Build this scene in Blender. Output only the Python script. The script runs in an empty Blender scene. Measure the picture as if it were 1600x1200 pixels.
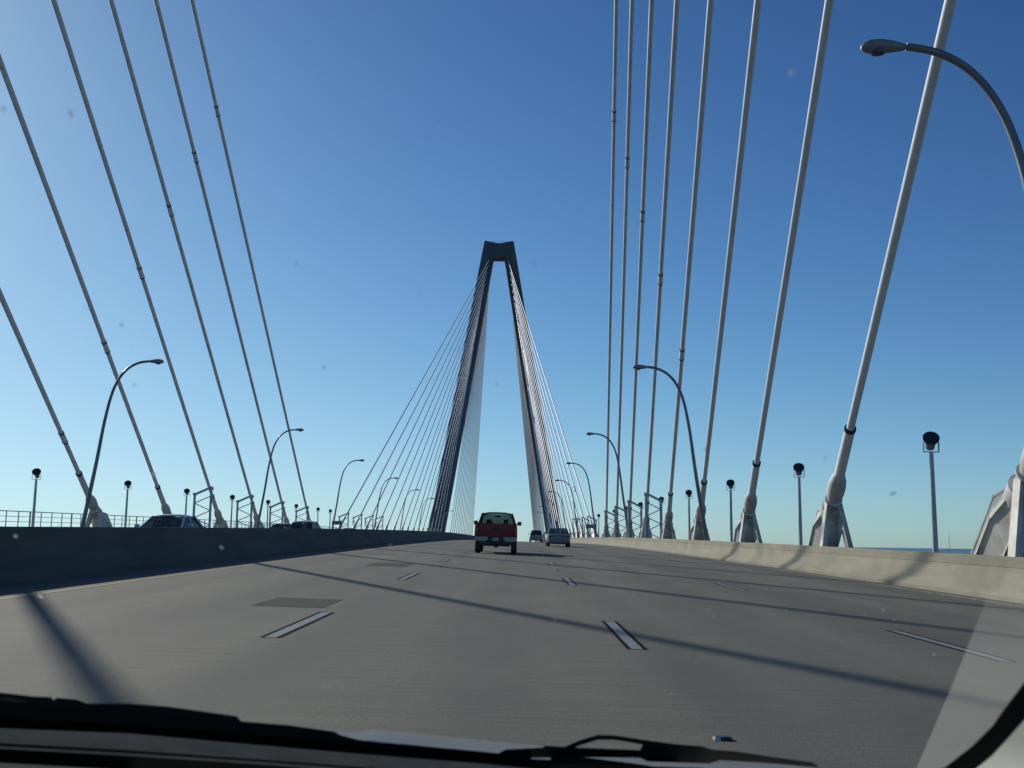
import bpy, math, random
from mathutils import Vector, Matrix
R = math.radians
rnd = random.Random(7)
sc = bpy.context.scene
# ---------------------------------------------------------------- camera, sky, sun
EYE = Vector((0, 0, 1.162))
PITCH, YAW, ROLL, FPX = 0.1445, -0.0057, 0.0120, 1656.0
cam_d = bpy.data.cameras.new('camera'); cam = bpy.data.objects.new('camera', cam_d)
sc.collection.objects.link(cam); sc.camera = cam
cp, sp_, cy, sy = math.cos(PITCH), math.sin(PITCH), math.cos(YAW), math.sin(YAW)
FW = Vector((sy*cp, cy*cp, sp_)); RT = Vector((cy, -sy, 0)); UP = RT.cross(FW)
RT2 = math.cos(ROLL)*RT + math.sin(ROLL)*UP; UP2 = -math.sin(ROLL)*RT + math.cos(ROLL)*UP
m3 = Matrix((RT2, UP2, -FW)).transposed()
cam.matrix_world = Matrix.Translation(EYE) @ m3.to_4x4()
cam_d.sensor_width = 36; cam_d.lens = FPX/1600*36
cam_d.clip_start = 0.05; cam_d.clip_end = 60000
cam_d.dof.use_dof = True; cam_d.dof.focus_distance = 60; cam_d.dof.aperture_fstop = 17      # a small compact camera: about 2 mm of aperture

SUN = Vector((-1.50, 1.67, 1.0)).normalized()          # towards the sun: low, ahead and to the left
SUN_EL = math.asin(SUN.z); SUN_AZ = math.atan2(SUN.x, SUN.y)
w = bpy.data.worlds.new('World'); sc.world = w; w.use_nodes = True
nt = w.node_tree; nt.nodes.clear()
sky = nt.nodes.new('ShaderNodeTexSky'); sky.sky_type = 'NISHITA'; sky.sun_disc = False
sky.sun_elevation = SUN_EL; sky.sun_rotation = SUN_AZ
sky.altitude = 60; sky.air_density = 0.7; sky.dust_density = 0.3; sky.ozone_density = 1.0
bg = nt.nodes.new('ShaderNodeBackground'); bg.inputs['Strength'].default_value = 0.10
wo = nt.nodes.new('ShaderNodeOutputWorld')
# the camera's response to the sky: steeper in the dark blue, with a shoulder towards the horizon
def vm(op, a, b_, c=None):
    n = nt.nodes.new('ShaderNodeVectorMath'); n.operation = op
    for i, q in enumerate((a, b_, c)):
        if q is None: continue
        if isinstance(q, tuple): n.inputs[i].default_value = q
        else: nt.links.new(q, n.inputs[i])
    return n.outputs[0]
gm = nt.nodes.new('ShaderNodeGamma'); gm.inputs[1].default_value = 1.6
nt.links.new(vm('MULTIPLY', sky.outputs[0], (1/14,)*3), gm.inputs[0])
den = vm('MULTIPLY_ADD', gm.outputs[0], (3.0,)*3, (1.0,)*3)
nt.links.new(vm('MULTIPLY', vm('DIVIDE', gm.outputs[0], den), (21.5, 32.1, 39.2)), bg.inputs[0]); nt.links.new(bg.outputs[0], wo.inputs[0])
sl = bpy.data.lights.new('sun', 'SUN'); sl.energy = 3.6; sl.angle = R(0.5); sl.color = (1.0, 0.94, 0.83)
so = bpy.data.objects.new('sun', sl); sc.collection.objects.link(so)
so.rotation_euler = (-SUN).to_track_quat('-Z', 'Y').to_euler(); so.location = (-60, 60, 60)
vs = sc.view_settings; sc.display_settings.display_device = 'sRGB'
vs.view_transform = 'Standard'; vs.look = 'None'; vs.exposure = 0.0; vs.gamma = 1; vs.use_curve_mapping = False
sc.cycles.max_bounces = 6; sc.cycles.transparent_max_bounces = 16
sc.cycles.caustics_reflective = False; sc.cycles.caustics_refractive = False

# ---------------------------------------------------------------- helpers
class MB:
    def __init__(s): s.v = []; s.f = []; s.sm = []; s.mi = []
    def add(s, vs_, fs, smooth=False, mi=0):
        n = len(s.v); s.v += [tuple(p) for p in vs_]
        for f in fs: s.f.append([i+n for i in f]); s.sm.append(smooth); s.mi.append(mi)
        return s
    def box(s, c, d, rot=None, mi=0):
        c = Vector(c); hx, hy, hz = d[0]/2, d[1]/2, d[2]/2
        P = [Vector((x, y, z)) for z in (-hz, hz) for y in (-hy, hy) for x in (-hx, hx)]
        if rot is not None: P = [rot @ p for p in P]
        return s.add([p+c for p in P], [(0,2,3,1),(4,5,7,6),(0,1,5,4),(2,6,7,3),(0,4,6,2),(1,3,7,5)], False, mi)
    def loft(s, rings, cap=True, smooth=True, mi=0, closed=True):
        n = len(rings[0]); vs_ = [p for r in rings for p in r]; fs = []
        for i in range(len(rings)-1):
            for j in range(n if closed else n-1):
                k = (j+1) % n
                fs.append((i*n+j, i*n+k, (i+1)*n+k, (i+1)*n+j))
        s.add(vs_, fs, smooth, mi)
        if cap and closed:
            s.add(rings[0], [tuple(range(n))[::-1]], False, mi); s.add(rings[-1], [tuple(range(n))], False, mi)
        return s
    def lathe(s, a, b, prof, n=16, mi=0, smooth=True):
        """prof: (distance along a->b in metres, radius)"""
        a = Vector(a); b = Vector(b); d = (b-a).normalized()
        u = d.cross(Vector((0, 0, 1)));  u = u.normalized() if u.length > 1e-4 else Vector((1, 0, 0)); v = d.cross(u)
        rings = [[a+d*t+(u*math.cos(2*math.pi*k/n)+v*math.sin(2*math.pi*k/n))*r for k in range(n)] for t, r in prof]
        return s.loft(rings, True, smooth, mi)
    def tube(s, pts, rad, n=10, mi=0):
        pts = [Vector(p) for p in pts]; rings = []; up = Vector((0, 1, 0.01))
        for i, p in enumerate(pts):
            d = (pts[min(i+1, len(pts)-1)]-pts[max(i-1, 0)]).normalized()
            u = d.cross(up); u = u.normalized() if u.length > 1e-3 else Vector((1, 0, 0)); v = d.cross(u)
            r = rad[i] if isinstance(rad, (list, tuple)) else rad
            rings.append([p+(u*math.cos(2*math.pi*k/n)+v*math.sin(2*math.pi*k/n))*r for k in range(n)])
        return s.loft(rings, True, True, mi)
    def bar(s, a, b, wd, ht, side=(1, 0, 0), mi=0):
        a = Vector(a); b = Vector(b); d = (b-a).normalized(); u = Vector(side); u = (u-d*u.dot(d)).normalized(); v = d.cross(u)
        q = [(-1, -1), (1, -1), (1, 1), (-1, 1)]
        return s.loft([[p+u*wd/2*x+v*ht/2*y for x, y in q] for p in (a, b)], True, False, mi)
    def prism(s, poly, off, mi=0, smooth=False):
        a = [Vector(p) for p in poly]; off = Vector(off)
        return s.loft([a, [p+off for p in a]], True, smooth, mi)
    def build(s, name, mats, parent=None, bevel=0, loc=None):
        me = bpy.data.meshes.new(name); me.from_pydata(s.v, [], s.f)
        if not isinstance(mats, (list, tuple)): mats = [mats]
        for m in mats: me.materials.append(m)
        me.polygons.foreach_set('use_smooth', s.sm); me.polygons.foreach_set('material_index', s.mi)
        me.validate(); me.update()
        try: me.set_sharp_from_angle(angle=R(38))
        except Exception: pass
        o = bpy.data.objects.new(name, me); sc.collection.objects.link(o)
        if parent is not None: o.parent = parent
        if loc is not None: o.location = loc
        if bevel:
            b = o.modifiers.new('bevel', 'BEVEL'); b.width = bevel; b.segments = 2; b.limit_method = 'ANGLE'; b.angle_limit = R(35)
        return o
def tag(o, label=None, cat=None, group=None, kind=None):
    if label: o['label'] = label
    if cat: o['category'] = cat
    if group: o['group'] = group
    if kind: o['kind'] = kind
    return o
def thing(name, loc, label, cat, group=None, rz=0):
    o = bpy.data.objects.new(name, None); o.empty_display_size = .3; sc.collection.objects.link(o)
    o.location = loc; o.rotation_euler = (0, 0, rz)
    return tag(o, label, cat, group)
def kids(o): return [c for c in bpy.data.objects if c.parent is o]
def copy_tree(o, parent=None):
    c = o.copy(); sc.collection.objects.link(c)
    if parent is not None: c.parent = parent
    for ch in kids(o): copy_tree(ch, c)
    return c

def mat(name, col, rough=.7, metal=0.0, spec=.5):
    m = bpy.data.materials.new(name); m.use_nodes = True; b = m.node_tree.nodes['Principled BSDF']
    b.inputs['Base Color'].default_value = (*col, 1); b.inputs['Roughness'].default_value = rough
    b.inputs['Metallic'].default_value = metal; b.inputs['Specular IOR Level'].default_value = spec
    return m
def noisy(name, c1, c2, rough=.75, scale=(1, 1, 1), nscale=1.0, detail=6, lo=.35, hi=.65, bump=0.0, bscale=60, metal=0, coords='Object', c3=None, c3scale=.15, spec=.5):
    m = mat(name, c1, rough, metal, spec); nt = m.node_tree; N = nt.nodes; L = nt.links; b = N['Principled BSDF']
    tc = N.new('ShaderNodeTexCoord'); mp = N.new('ShaderNodeMapping'); mp.inputs['Scale'].default_value = scale
    L.new(tc.outputs[coords], mp.inputs[0])
    n1 = N.new('ShaderNodeTexNoise'); n1.inputs['Scale'].default_value = nscale; n1.inputs['Detail'].default_value = detail; n1.inputs['Roughness'].default_value = .62
    L.new(mp.outputs[0], n1.inputs['Vector'])
    mr = N.new('ShaderNodeMapRange'); mr.inputs[1].default_value = lo; mr.inputs[2].default_value = hi
    L.new(n1.outputs[0], mr.inputs[0])
    mx = N.new('ShaderNodeMix'); mx.data_type = 'RGBA'; L.new(mr.outputs[0], mx.inputs[0])
    mx.inputs[6].default_value = (*c1, 1); mx.inputs[7].default_value = (*c2, 1)
    out = mx.outputs[2]
    if c3:
        n3 = N.new('ShaderNodeTexNoise'); n3.inputs['Scale'].default_value = c3scale; n3.inputs['Detail'].default_value = 5
        L.new(tc.outputs[coords], n3.inputs['Vector'])
        r3 = N.new('ShaderNodeMapRange'); r3.inputs[1].default_value = .5; r3.inputs[2].default_value = .72; L.new(n3.outputs[0], r3.inputs[0])
        m3_ = N.new('ShaderNodeMix'); m3_.data_type = 'RGBA'; L.new(r3.outputs[0], m3_.inputs[0]); L.new(out, m3_.inputs[6]); m3_.inputs[7].default_value = (*c3, 1)
        out = m3_.outputs[2]
    L.new(out, b.inputs['Base Color'])
    if bump:
        nb = N.new('ShaderNodeTexNoise'); nb.inputs['Scale'].default_value = bscale; nb.inputs['Detail'].default_value = 3
        L.new(tc.outputs[coords], nb.inputs['Vector'])
        bp = N.new('ShaderNodeBump'); bp.inputs['Strength'].default_value = bump; bp.inputs['Distance'].default_value = .02
        L.new(nb.outputs[0], bp.inputs['Height']); L.new(bp.outputs[0], b.inputs['Normal'])
    return m

M = {}
M['sheath'] = noisy('cable_sheath', (.86, .86, .87), (.76, .76, .77), .5, nscale=.8, scale=(1, 1, 1))
M['steel_white'] = noisy('white_painted_steel', (.72, .70, .65), (.56, .545, .50), .5, nscale=3.0, bump=.05, bscale=25, c3=(.42, .38, .31), c3scale=1.7)
M['ring'] = mat('dark_rubber_ring', (.02, .02, .025), .6)
M['galv'] = noisy('galvanised_steel', (.21, .22, .235), (.15, .16, .17), .42, metal=.35, nscale=2)
M['lattice'] = noisy('grey_green_painted_steel', (.46, .48, .48), (.34, .36, .36), .5, nscale=3)
M['dark_steel'] = noisy('dark_lamp_steel', (.030, .033, .04), (.018, .02, .025), .4, nscale=6)
M['pole_grey'] = noisy('light_pole_steel', (.56, .57, .56), (.42, .43, .43), .45, metal=.0, nscale=2)
M['lens'] = mat('lamp_lens', (.04, .05, .06), .15)
M['housing'] = noisy('lamp_housing', (.26, .28, .28), (.19, .20, .20), .4, nscale=8)
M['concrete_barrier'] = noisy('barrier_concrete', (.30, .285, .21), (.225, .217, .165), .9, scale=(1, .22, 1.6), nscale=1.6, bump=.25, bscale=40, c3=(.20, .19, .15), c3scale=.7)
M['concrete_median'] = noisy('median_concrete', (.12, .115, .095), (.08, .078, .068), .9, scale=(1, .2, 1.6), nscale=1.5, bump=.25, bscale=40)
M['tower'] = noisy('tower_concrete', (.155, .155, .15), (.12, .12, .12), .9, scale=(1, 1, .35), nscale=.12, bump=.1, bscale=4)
M['deck'] = noisy('deck_concrete', (.3, .29, .27), (.22, .215, .2), .9, nscale=.4)
M['white_paint'] = noisy('worn_white_paint', (.25, .27, .27), (.17, .18, .175), .6, nscale=14, lo=.3, hi=.75)
M['black_paint'] = noisy('contrast_black_paint', (.012, .012, .012), (.03, .03, .03), .9, nscale=9, lo=.45, hi=.8, spec=.03)
M['tyre'] = mat('tyre_rubber', (.015, .015, .016), .8)
M['black'] = mat('black_plastic', (.018, .018, .020), .5)
M['rim'] = mat('wheel_metal', (.35, .35, .36), .35, .8)
M['seat'] = mat('dark_seat_fabric', (.03, .03, .033), .9)
M['chrome'] = mat('chrome', (.30, .30, .30), .45, .5)
M['tail'] = mat('tail_lamp_red', (.25, .012, .012), .25)
M['head'] = mat('headlamp', (.6, .62, .65), .15)
def paint(name, col, metal=.0):
    m = mat(name, col, .35, metal); b = m.node_tree.nodes['Principled BSDF']
    b.inputs['Coat Weight'].default_value = .8; b.inputs['Coat Roughness'].default_value = .06
    return m
def glassmat(name, tint, gl=1.0):
    m = bpy.data.materials.new(name); m.use_nodes = True; nt = m.node_tree; nt.nodes.clear()
    t = nt.nodes.new('ShaderNodeBsdfTransparent'); t.inputs[0].default_value = (*tint, 1)
    g = nt.nodes.new('ShaderNodeBsdfGlossy'); g.inputs['Roughness'].default_value = .03
    fr = nt.nodes.new('ShaderNodeFresnel'); fr.inputs[0].default_value = 1.5
    mx = nt.nodes.new('ShaderNodeMixShader'); o = nt.nodes.new('ShaderNodeOutputMaterial')
    hf = nt.nodes.new('ShaderNodeMath'); hf.operation = 'MULTIPLY'; hf.inputs[1].default_value = .35; nt.links.new(fr.outputs[0], hf.inputs[0]); nt.links.new(hf.outputs[0], mx.inputs[0]); nt.links.new(t.outputs[0], mx.inputs[1]); nt.links.new(g.outputs[0], mx.inputs[2]); nt.links.new(mx.outputs[0], o.inputs[0])
    return m
M['glass'] = glassmat('car_glass', (.54, .60, .58)); M['glass_dark'] = glassmat('tinted_car_glass', (.45, .48, .48))

def road_material():
    m = mat('road_concrete', (.2, .2, .2), .82, spec=.35); nt = m.node_tree; N = nt.nodes; L = nt.links; b = N['Principled BSDF']
    tc = N.new('ShaderNodeTexCoord')
    def noise(scale3, s, det=6, rough=.6):
        mp = N.new('ShaderNodeMapping'); mp.inputs['Scale'].default_value = scale3; L.new(tc.outputs['Object'], mp.inputs[0])
        n = N.new('ShaderNodeTexNoise'); n.inputs['Scale'].default_value = s; n.inputs['Detail'].default_value = det; n.inputs['Roughness'].default_value = rough
        L.new(mp.outputs[0], n.inputs['Vector']); return n.outputs[0]
    def rng(src, a, b_, c=0, d=1):
        r = N.new('ShaderNodeMapRange'); r.inputs[1].default_value = a; r.inputs[2].default_value = b_; r.inputs[3].default_value = c; r.inputs[4].default_value = d
        L.new(src, r.inputs[0]); return r.outputs[0]
    def mix(f, A, B, mode='MIX'):
        x = N.new('ShaderNodeMix'); x.data_type = 'RGBA'; x.blend_type = mode
        if hasattr(f, 'links'): L.new(f, x.inputs[0])
        else: x.inputs[0].default_value = f
        for i, q in ((6, A), (7, B)):
            if isinstance(q, tuple): x.inputs[i].default_value = (*q, 1)
            else: L.new(q, x.inputs[i])
        return x.outputs[2]
    tine = noise((.35, 9, 1), 1.6, 8, .75)            # transverse tining streaks
    blot = noise((1, .35, 1), .35, 5)                 # large worn areas along the lanes
    wear = noise((1.1, .03, 1), .55, 3)               # wheel tracks
    grit = noise((1, 1, 1), 55, 3, .8)
    slab = noise((.02, 1, 1), .16, 1)                 # pours of a slightly different tone
    sx = N.new('ShaderNodeSeparateXYZ'); L.new(tc.outputs['Object'], sx.inputs[0])
    def mth(op, a, b_=None):
        n = N.new('ShaderNodeMath'); n.operation = op
        for i, q in enumerate((a, b_)):
            if q is None: continue
            if hasattr(q, 'links'): L.new(q, n.inputs[i])
            else: n.inputs[i].default_value = q
        return n.outputs[0]
    wob = noise((.05, .03, 1), 1.0, 2)
    xw = mth('ADD', sx.outputs[0], mth('MULTIPLY', wob, .6))
    trk = mth('COSINE', mth('MULTIPLY', mth('ADD', xw, -.6+2.443), 2*math.pi/1.829))      # two wheel tracks in every lane
    c = mix(rng(blot, .38, .62), (.252, .247, .178), (.178, .176, .130))
    c = mix(rng(wear, .42, .62, 0, .55), c, (.128, .129, .100))
    c = mix(rng(noise((.30, .010, 1), 1.0, 2), .44, .56, 0, .42), c, (.10, .102, .088))
    c = mix(rng(slab, .46, .54, 0, .22), c, (.25, .242, .19))
    c = mix(mth('MULTIPLY', rng(trk, -.2, 1.0, 0, .7), rng(blot, .25, .6)), c, (.108, .110, .092))
    c = mix(rng(tine, .38, .66, 0, .6), c, (.105, .106, .09))
    c = mix(rng(grit, .35, .75, .0, .85), c, (.075, .076, .066))
    spk = noise((1, 1, 1), 70, 1, .5)
    c = mix(rng(spk, .85, .88, 0, .8), c, (.75, .75, .72))
    L.new(c, b.inputs['Base Color'])
    bp = N.new('ShaderNodeBump'); bp.inputs['Strength'].default_value = .6; bp.inputs['Distance'].default_value = .008
    ad = N.new('ShaderNodeMath'); ad.operation = 'ADD'; L.new(grit, ad.inputs[0]); L.new(tine, ad.inputs[1])
    L.new(ad.outputs[0], bp.inputs['Height']); L.new(bp.outputs[0], b.inputs['Normal'])
    return m
M['road'] = road_material()

# ---------------------------------------------------------------- the deck's shape
XC = -8.7; YM = 141.0; K = 3.58e-5; CS = .0192
XCAB = (-25.4, 11.24)                          # the two cable planes
def zr(X, Y): return 2*K*YM*Y - K*Y*Y - CS*(abs(X-XC)-abs(XC))
YS = [-30+2.5*i for i in range(72)] + [150+6*i for i in range(110)]
def sheet(name, x0, x1, dz=0, m=None, ys=YS, nx=1):
    mb = MB(); xs = [x0+(x1-x0)*i/nx for i in range(nx+1)]
    mb.loft([[(x, y, zr(x, y)+dz) for x in xs] for y in ys], False, True, 0, closed=False)
    mb.f = [f[::-1] for f in mb.f]
    return mb.build(name, m)
tag(sheet('road', XC, 10.05, 0, M['road']), kind='structure')
tag(sheet('oncoming_road', -24.3, XC, 0, M['road']), kind='structure')
def strip_profile(name, prof, m, ys=YS, closed=True):
    """a constant cross-section (X, height over the road) carried along the deck"""
    mb = MB(); rings = []
    for y in ys: rings.append([(x, y, zr(min(max(x, -24.3), 10.05), y)+h) for x, h in prof])
    mb.loft(rings, True, False, 0)
    return mb.build(name, m)
# deck slab, kerb upstand outside the barriers, walkway floor
tag(strip_profile('bridge_deck', [(-26.9, .02), (-24.35, .02), (-24.35, -.35), (10.1, -.35), (10.1, .02), (12.7, .02), (12.7, -.9), (11.4, -1.9), (-25.6, -1.9), (-26.9, -.9)], M['deck']), kind='structure')
tag(strip_profile('walkway', [(-29.7, .55), (-26.95, .55), (-26.95, .15), (-27.2, -.6), (-29.4, .2), (-29.7, .25)], M['deck']), kind='structure')

def barrier_prof(xf, s, h=.89):               # xf: toe on the traffic side, s: +1 when the barrier lies to +X
    p = [(0, -.03), (0, .09), (.19, .32), (.262, .665), (.25, .675), (.25, h-.015), (.265, h), (.50, h), (.515, h-.015), (.515, -.03)]
    return [(xf+s*x, z) for x, z in p]
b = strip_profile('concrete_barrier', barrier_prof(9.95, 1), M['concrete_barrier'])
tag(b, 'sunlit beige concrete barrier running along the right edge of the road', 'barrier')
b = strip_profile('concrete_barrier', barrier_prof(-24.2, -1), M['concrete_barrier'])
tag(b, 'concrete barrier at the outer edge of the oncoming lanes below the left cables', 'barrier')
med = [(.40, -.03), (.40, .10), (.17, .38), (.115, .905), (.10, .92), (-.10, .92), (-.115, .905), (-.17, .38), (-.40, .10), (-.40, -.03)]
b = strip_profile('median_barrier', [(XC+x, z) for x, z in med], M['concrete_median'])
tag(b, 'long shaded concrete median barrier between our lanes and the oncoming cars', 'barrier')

# painted lines
LX = [-2.443, 1.215, 4.873]
mk = MB()
def quad(x0, x1, y0, y1, dz=.004, mi=0, n=1):
    for i in range(n):
        a = y0+(y1-y0)*i/n; c = y0+(y1-y0)*(i+1)/n
        mk.add([(x0, a, zr(x0, a)+dz), (x1, a, zr(x1, a)+dz), (x1, c, zr(x1, c)+dz), (x0, c, zr(x0, c)+dz)], [(0, 1, 2, 3)], False, mi)
for lx in LX + [XC*2-3.8-LX[0]*0-3.66*0+.0]:
    k = -1
    while True:
        y0 = 10.82+12.19*k; k += 1
        if y0 > 380: break
        if lx < -8: continue
        quad(lx-.058, lx+.058, y0, y0+3.05); quad(lx-.104, lx-.060, y0-.02, y0+3.2, .004, 1); quad(lx+.060, lx+.104, y0-.02, y0+3.2, .004, 1)
for y in YS[:-1]: 
    n = YS[YS.index(y)+1]
    quad(9.42, 9.54, y, n, .004, 2); quad(-6.97, -6.86, y, n, .004, 3)
for lx in (-13.0, -16.7, -20.4):
    for k in range(-1, 30): quad(lx-.06, lx+.06, 8+12.19*k, 11+12.19*k)
def worn(name, col, base, cover):
    return noisy(name, col, base, .75, nscale=7, lo=cover, hi=cover+.12, scale=(1, .6, 1), detail=8)
M['edge_white'] = worn('worn_edge_line', (.42, .41, .37), (.24, .23, .205), .40)
M['edge_yellow'] = worn('worn_yellow_line', (.33, .24, .10), (.22, .20, .15), .50)
o = mk.build('road_markings', [M['white_paint'], M['black_paint'], M['edge_white'], M['edge_yellow']]); tag(o, kind='structure')
# a repaired rectangle and tyre debris stains in the slab
pm = MB()
for (x0, x1, y0, y1) in ((-3.62, -2.62, 14.7, 16.4), (-4.25, -3.1, 30.0, 33.0)):
    pm.add([(x0, y0, zr(x0, y0)+.003), (x1, y0, zr(x1, y0)+.003), (x1, y1, zr(x1, y1)+.003), (x0, y1, zr(x0, y1)+.003)], [(0, 1, 2, 3)])
tag(pm.build('road_patch', noisy('patch_concrete', (.135, .133, .112), (.085, .085, .074), .95, nscale=20, spec=.05)), kind='structure')

# raised pavement markers between the dashes
def reflector(y, x=1.19):
    t = thing('pavement_marker', (x, y, zr(x, y)), 'small raised reflective marker stuck on the road just ahead of the wiper' if y < 10 else 'small raised reflective marker on the road further ahead between two lane dashes', 'road marker', 'raised markers along the middle lane line')
    mb = MB(); a, h = .055, .018
    mb.loft([[(-a, -a, 0), (a, -a, 0), (a, a, 0), (-a, a, 0)], [(-a*.8, -a*.45, h), (a*.8, -a*.45, h), (a*.8, a*.45, h), (-a*.8, a*.45, h)]], True, False)
    mb.build('body', M['black'], t, .002)
    fb = MB(); fb.add([(-a*.9, -a*1.0, .002), (-a*.35, -a*1.0, .002), (-a*.3, -a*.5, h+.001), (-a*.8, -a*.5, h+.001)], [(0, 1, 2, 3)])
    fb.build('reflector', M['head'], t)
for y in (6.28, 30.6): reflector(y)

# ---------------------------------------------------------------- stay cables
YNT, YFT = YM-235.6, YM+235.6
ORD = 'zeroth first second third fourth fifth sixth seventh eighth ninth tenth eleventh twelfth thirteenth fourteenth fifteenth sixteenth'.split()
TX = -7.45
def leg_in(z): return 1.95+.161*(102-z)
def leg_out(z): return 5.25+.171*(108.8-z)
def near_cable(s, k):
    X = -7.077+s*18.317; Y = 40.155+(k-2)*13.457-(.7 if k == 1 else (1.6 if (s < 0 and k == 3) else 0))
    base = Vector((X, Y, zr(min(max(X, -24.3), 10.05), Y)))
    h = 102.6-(9-k)*2.08
    return base, Vector((-7.52+s*(1.98+(100-h)*.13), YNT, h))
def cable_anchor(t, P, lod, k=9):
    """the steelwork at the foot of a cable, in the thing's own frame (origin at the foot, P(l) a point l metres up the cable)"""
    ax = (P(1)-P(0)).normalized(); side = Vector((1, 0, 0)); side = (side-ax*side.dot(ax)).normalized(); nrm = side.cross(ax)
    if nrm.z < 0: nrm = -nrm
    fy = 1 if ax.y < 0 else -1
    w_ = M['steel_white']
    if lod:
        MB().lathe(P(0), P(1), [(4.35, .17), (4.6, .235), (4.85, .29), (5.25, .30), (5.55, .275), (5.85, .20), (6.0, .165)], 20).build('damper_housing', w_, t)
        c = MB().lathe(P(0), P(1), [(4.14, .20), (4.16, .25), (4.42, .24), (4.46, .29), (4.52, .29), (4.56, .2)], 20); c.build('flange', w_, t)
    MB().lathe(P(0), P(1), [(.45, .17), (3.9, .17)], 14 if lod else 8).build('anchor_pipe', w_, t)
    top = P(4.35)
    for sx in (-1, 1):
        mb = MB(); foot = Vector((P(3.6).x+sx*.60, P(4.45).y, .0)); st = top+side*sx*.16
        if lod:
            mb.bar(st, foot, .13, .26, (1, 0, 0)); mb.bar(st+Vector((sx*.07, 0, 0)), foot+Vector((sx*.07, 0, 0)), .022, .34); mb.bar(st-Vector((sx*.07, 0, 0)), foot-Vector((sx*.07, 0, 0)), .022, .34)
            mb.box(foot+Vector((0, 0, .02)), (.42, .5, .05))
        else: mb.bar(st, foot, .18, .26)
        mb.build('support_leg', w_, t)
    def hexring(l, rx, rn): return [P(l)+side*rx*math.cos(math.pi/3*q)+nrm*(rn*math.sin(math.pi/3*q)-.05) for q in range(6)]
    MB().loft([hexring(.25, .34, .42), hexring(.6, .50, .68), hexring(3.0, .50, .68), hexring(3.65, .32, .40)], True, False).build('anchor_box', w_, t, .02 if lod else 0)
    if lod:
        MB().lathe(P(0), P(1), [(3.5, .26), (3.55, .35), (4.08, .35), (4.14, .27)], 20).build('box_collar', w_, t)
        mb = MB()
        for q in range(6):                              # rims welded along the edges of the box
            a = math.pi/3*q; o1 = side*.515*math.cos(a)+nrm*(.695*math.sin(a)-.05); o2 = side*.33*math.cos(a)+nrm*(.37*math.sin(a)-.05)
            mb.bar(P(.55)+o1, P(3.04)+o1, .05, .05); mb.bar(P(3.0)+o1, P(3.68)+o2, .05, .05)
        mb.build('edge_rims', w_, t)
    b_ = P(.55); mb = MB()
    mb.loft([[(b_.x+x*a, b_.y+y*c-fy*.15, z) for x, y in ((-1, -1), (1, -1), (1, 1), (-1, 1))] for a, c, z in ((.55, 1.0, -.02), (.55, 1.0, .32), (.42, .7, .62))], True, False)
    mb.build('pedestal', M['steel_white'] if lod else M['deck'], t, .02 if lod else 0)
def make_cable(base, top, label, group, lod, r=.13, ring_at=None, short=False):
    t = thing('stay_cable', base, label, 'stay cable', group)
    L_ = (top-base).length; d = (top-base)/L_
    P = lambda l: d*l
    if lod == 2:
        MB().lathe(P(0), P(1), [(8.3, r), (L_, r)], 16).build('sheath', M['sheath'], t)
        MB().lathe(P(0), P(1), [(5.8, .175), (8.35, .165)], 16).build('guide_pipe', M['sheath'], t)
        MB().lathe(P(0), P(1), [(8.27, .12), (8.27, .185), (8.38, .185), (8.38, .12)], 16).build('collar', M['ring'], t)
        if ring_at:
            cu = MB().lathe(P(0), P(1), [(ring_at-.42, r), (ring_at-.42, r+.022), (ring_at+.42, r+.022), (ring_at+.42, r)], 14).build('coupler', M['sheath'], t)
            for q in (-.42, .42): MB().lathe(P(0), P(1), [(ring_at+q-.04, r), (ring_at+q-.04, r+.034), (ring_at+q+.04, r+.034), (ring_at+q+.04, r)], 14).build('coupler_ring', M['ring'], cu)
        cable_anchor(t, P, True)
    elif lod == 1:
        MB().lathe(P(0), P(1), [(7, r), (L_, r)], 8).build('sheath', M['sheath'], t)
        MB().lathe(P(0), P(1), [(3.8, .17), (4.6, .26), (5.4, .27), (5.9, .17), (8, .165)], 10).build('guide_pipe', M['steel_white'], t)
        cable_anchor(t, P, False)
    else:
        MB().lathe(P(0), P(1), [(2, r), (L_, r)], 6).build('sheath', M['sheath'], t)
        MB().lathe(P(0), P(1), [(0, .22), (4.8, .22), (5.3, .26), (5.8, r)], 6).build('guide_pipe', M['steel_white'], t)
    return t
SIDE = {-1: 'left', 1: 'right'}
for s in (-1, 1):
    for k in range(3 if s < 0 else 1, 10):
        base, top = near_cable(s, k)
        n = k-2 if s < 0 else k
        lab = 'thick white stay cable leaning overhead, %s nearest to us on the %s side' % (ORD[n], SIDE[s])
        ring = 23.9+12*(k-5) if k >= 5 else (11.9 if (s < 0 and k == 4) else None)
        make_cable(base, top, lab, 'near stay cables on the %s side' % SIDE[s], 2, .123, ring)
far_first = []
for s in (-1, 1):
    for j in range(16):
        nb, _ = near_cable(s, 9-j)
        Y = 2*YM-nb.y; h = 101.0-2.2*j
        base = Vector((nb.x, Y, zr(min(max(nb.x, -24.3), 10.05), Y)))
        top = Vector((TX+s*(leg_in(h)+1.25), YFT-3.0, h))
        make_cable(base, top, 'stay cable of the %s fan in front of the tower, %s counting towards the tower' % (SIDE[s], ORD[j+1]), 'stay cables in front of the tower on the %s side' % SIDE[s], 1 if j < 8 else 0, .125)
        if j < 4: far_first.append((s, base, top))
    for j in range(16):
        Y = YFT+27+13.457*j; h = 68+2.2*j
        base = Vector((-7.077+s*18.317, Y, zr(-24.3 if s < 0 else 10.05, Y)))
        top = Vector((TX+s*(leg_in(h)+1.1), YFT+3.0, h))
        make_cable(base, top, 'thin pale stay cable behind the tower on the %s, %s from its leg' % (SIDE[s], ORD[j+1]), 'stay cables behind the tower on the %s side' % SIDE[s], 0, .125)

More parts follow.
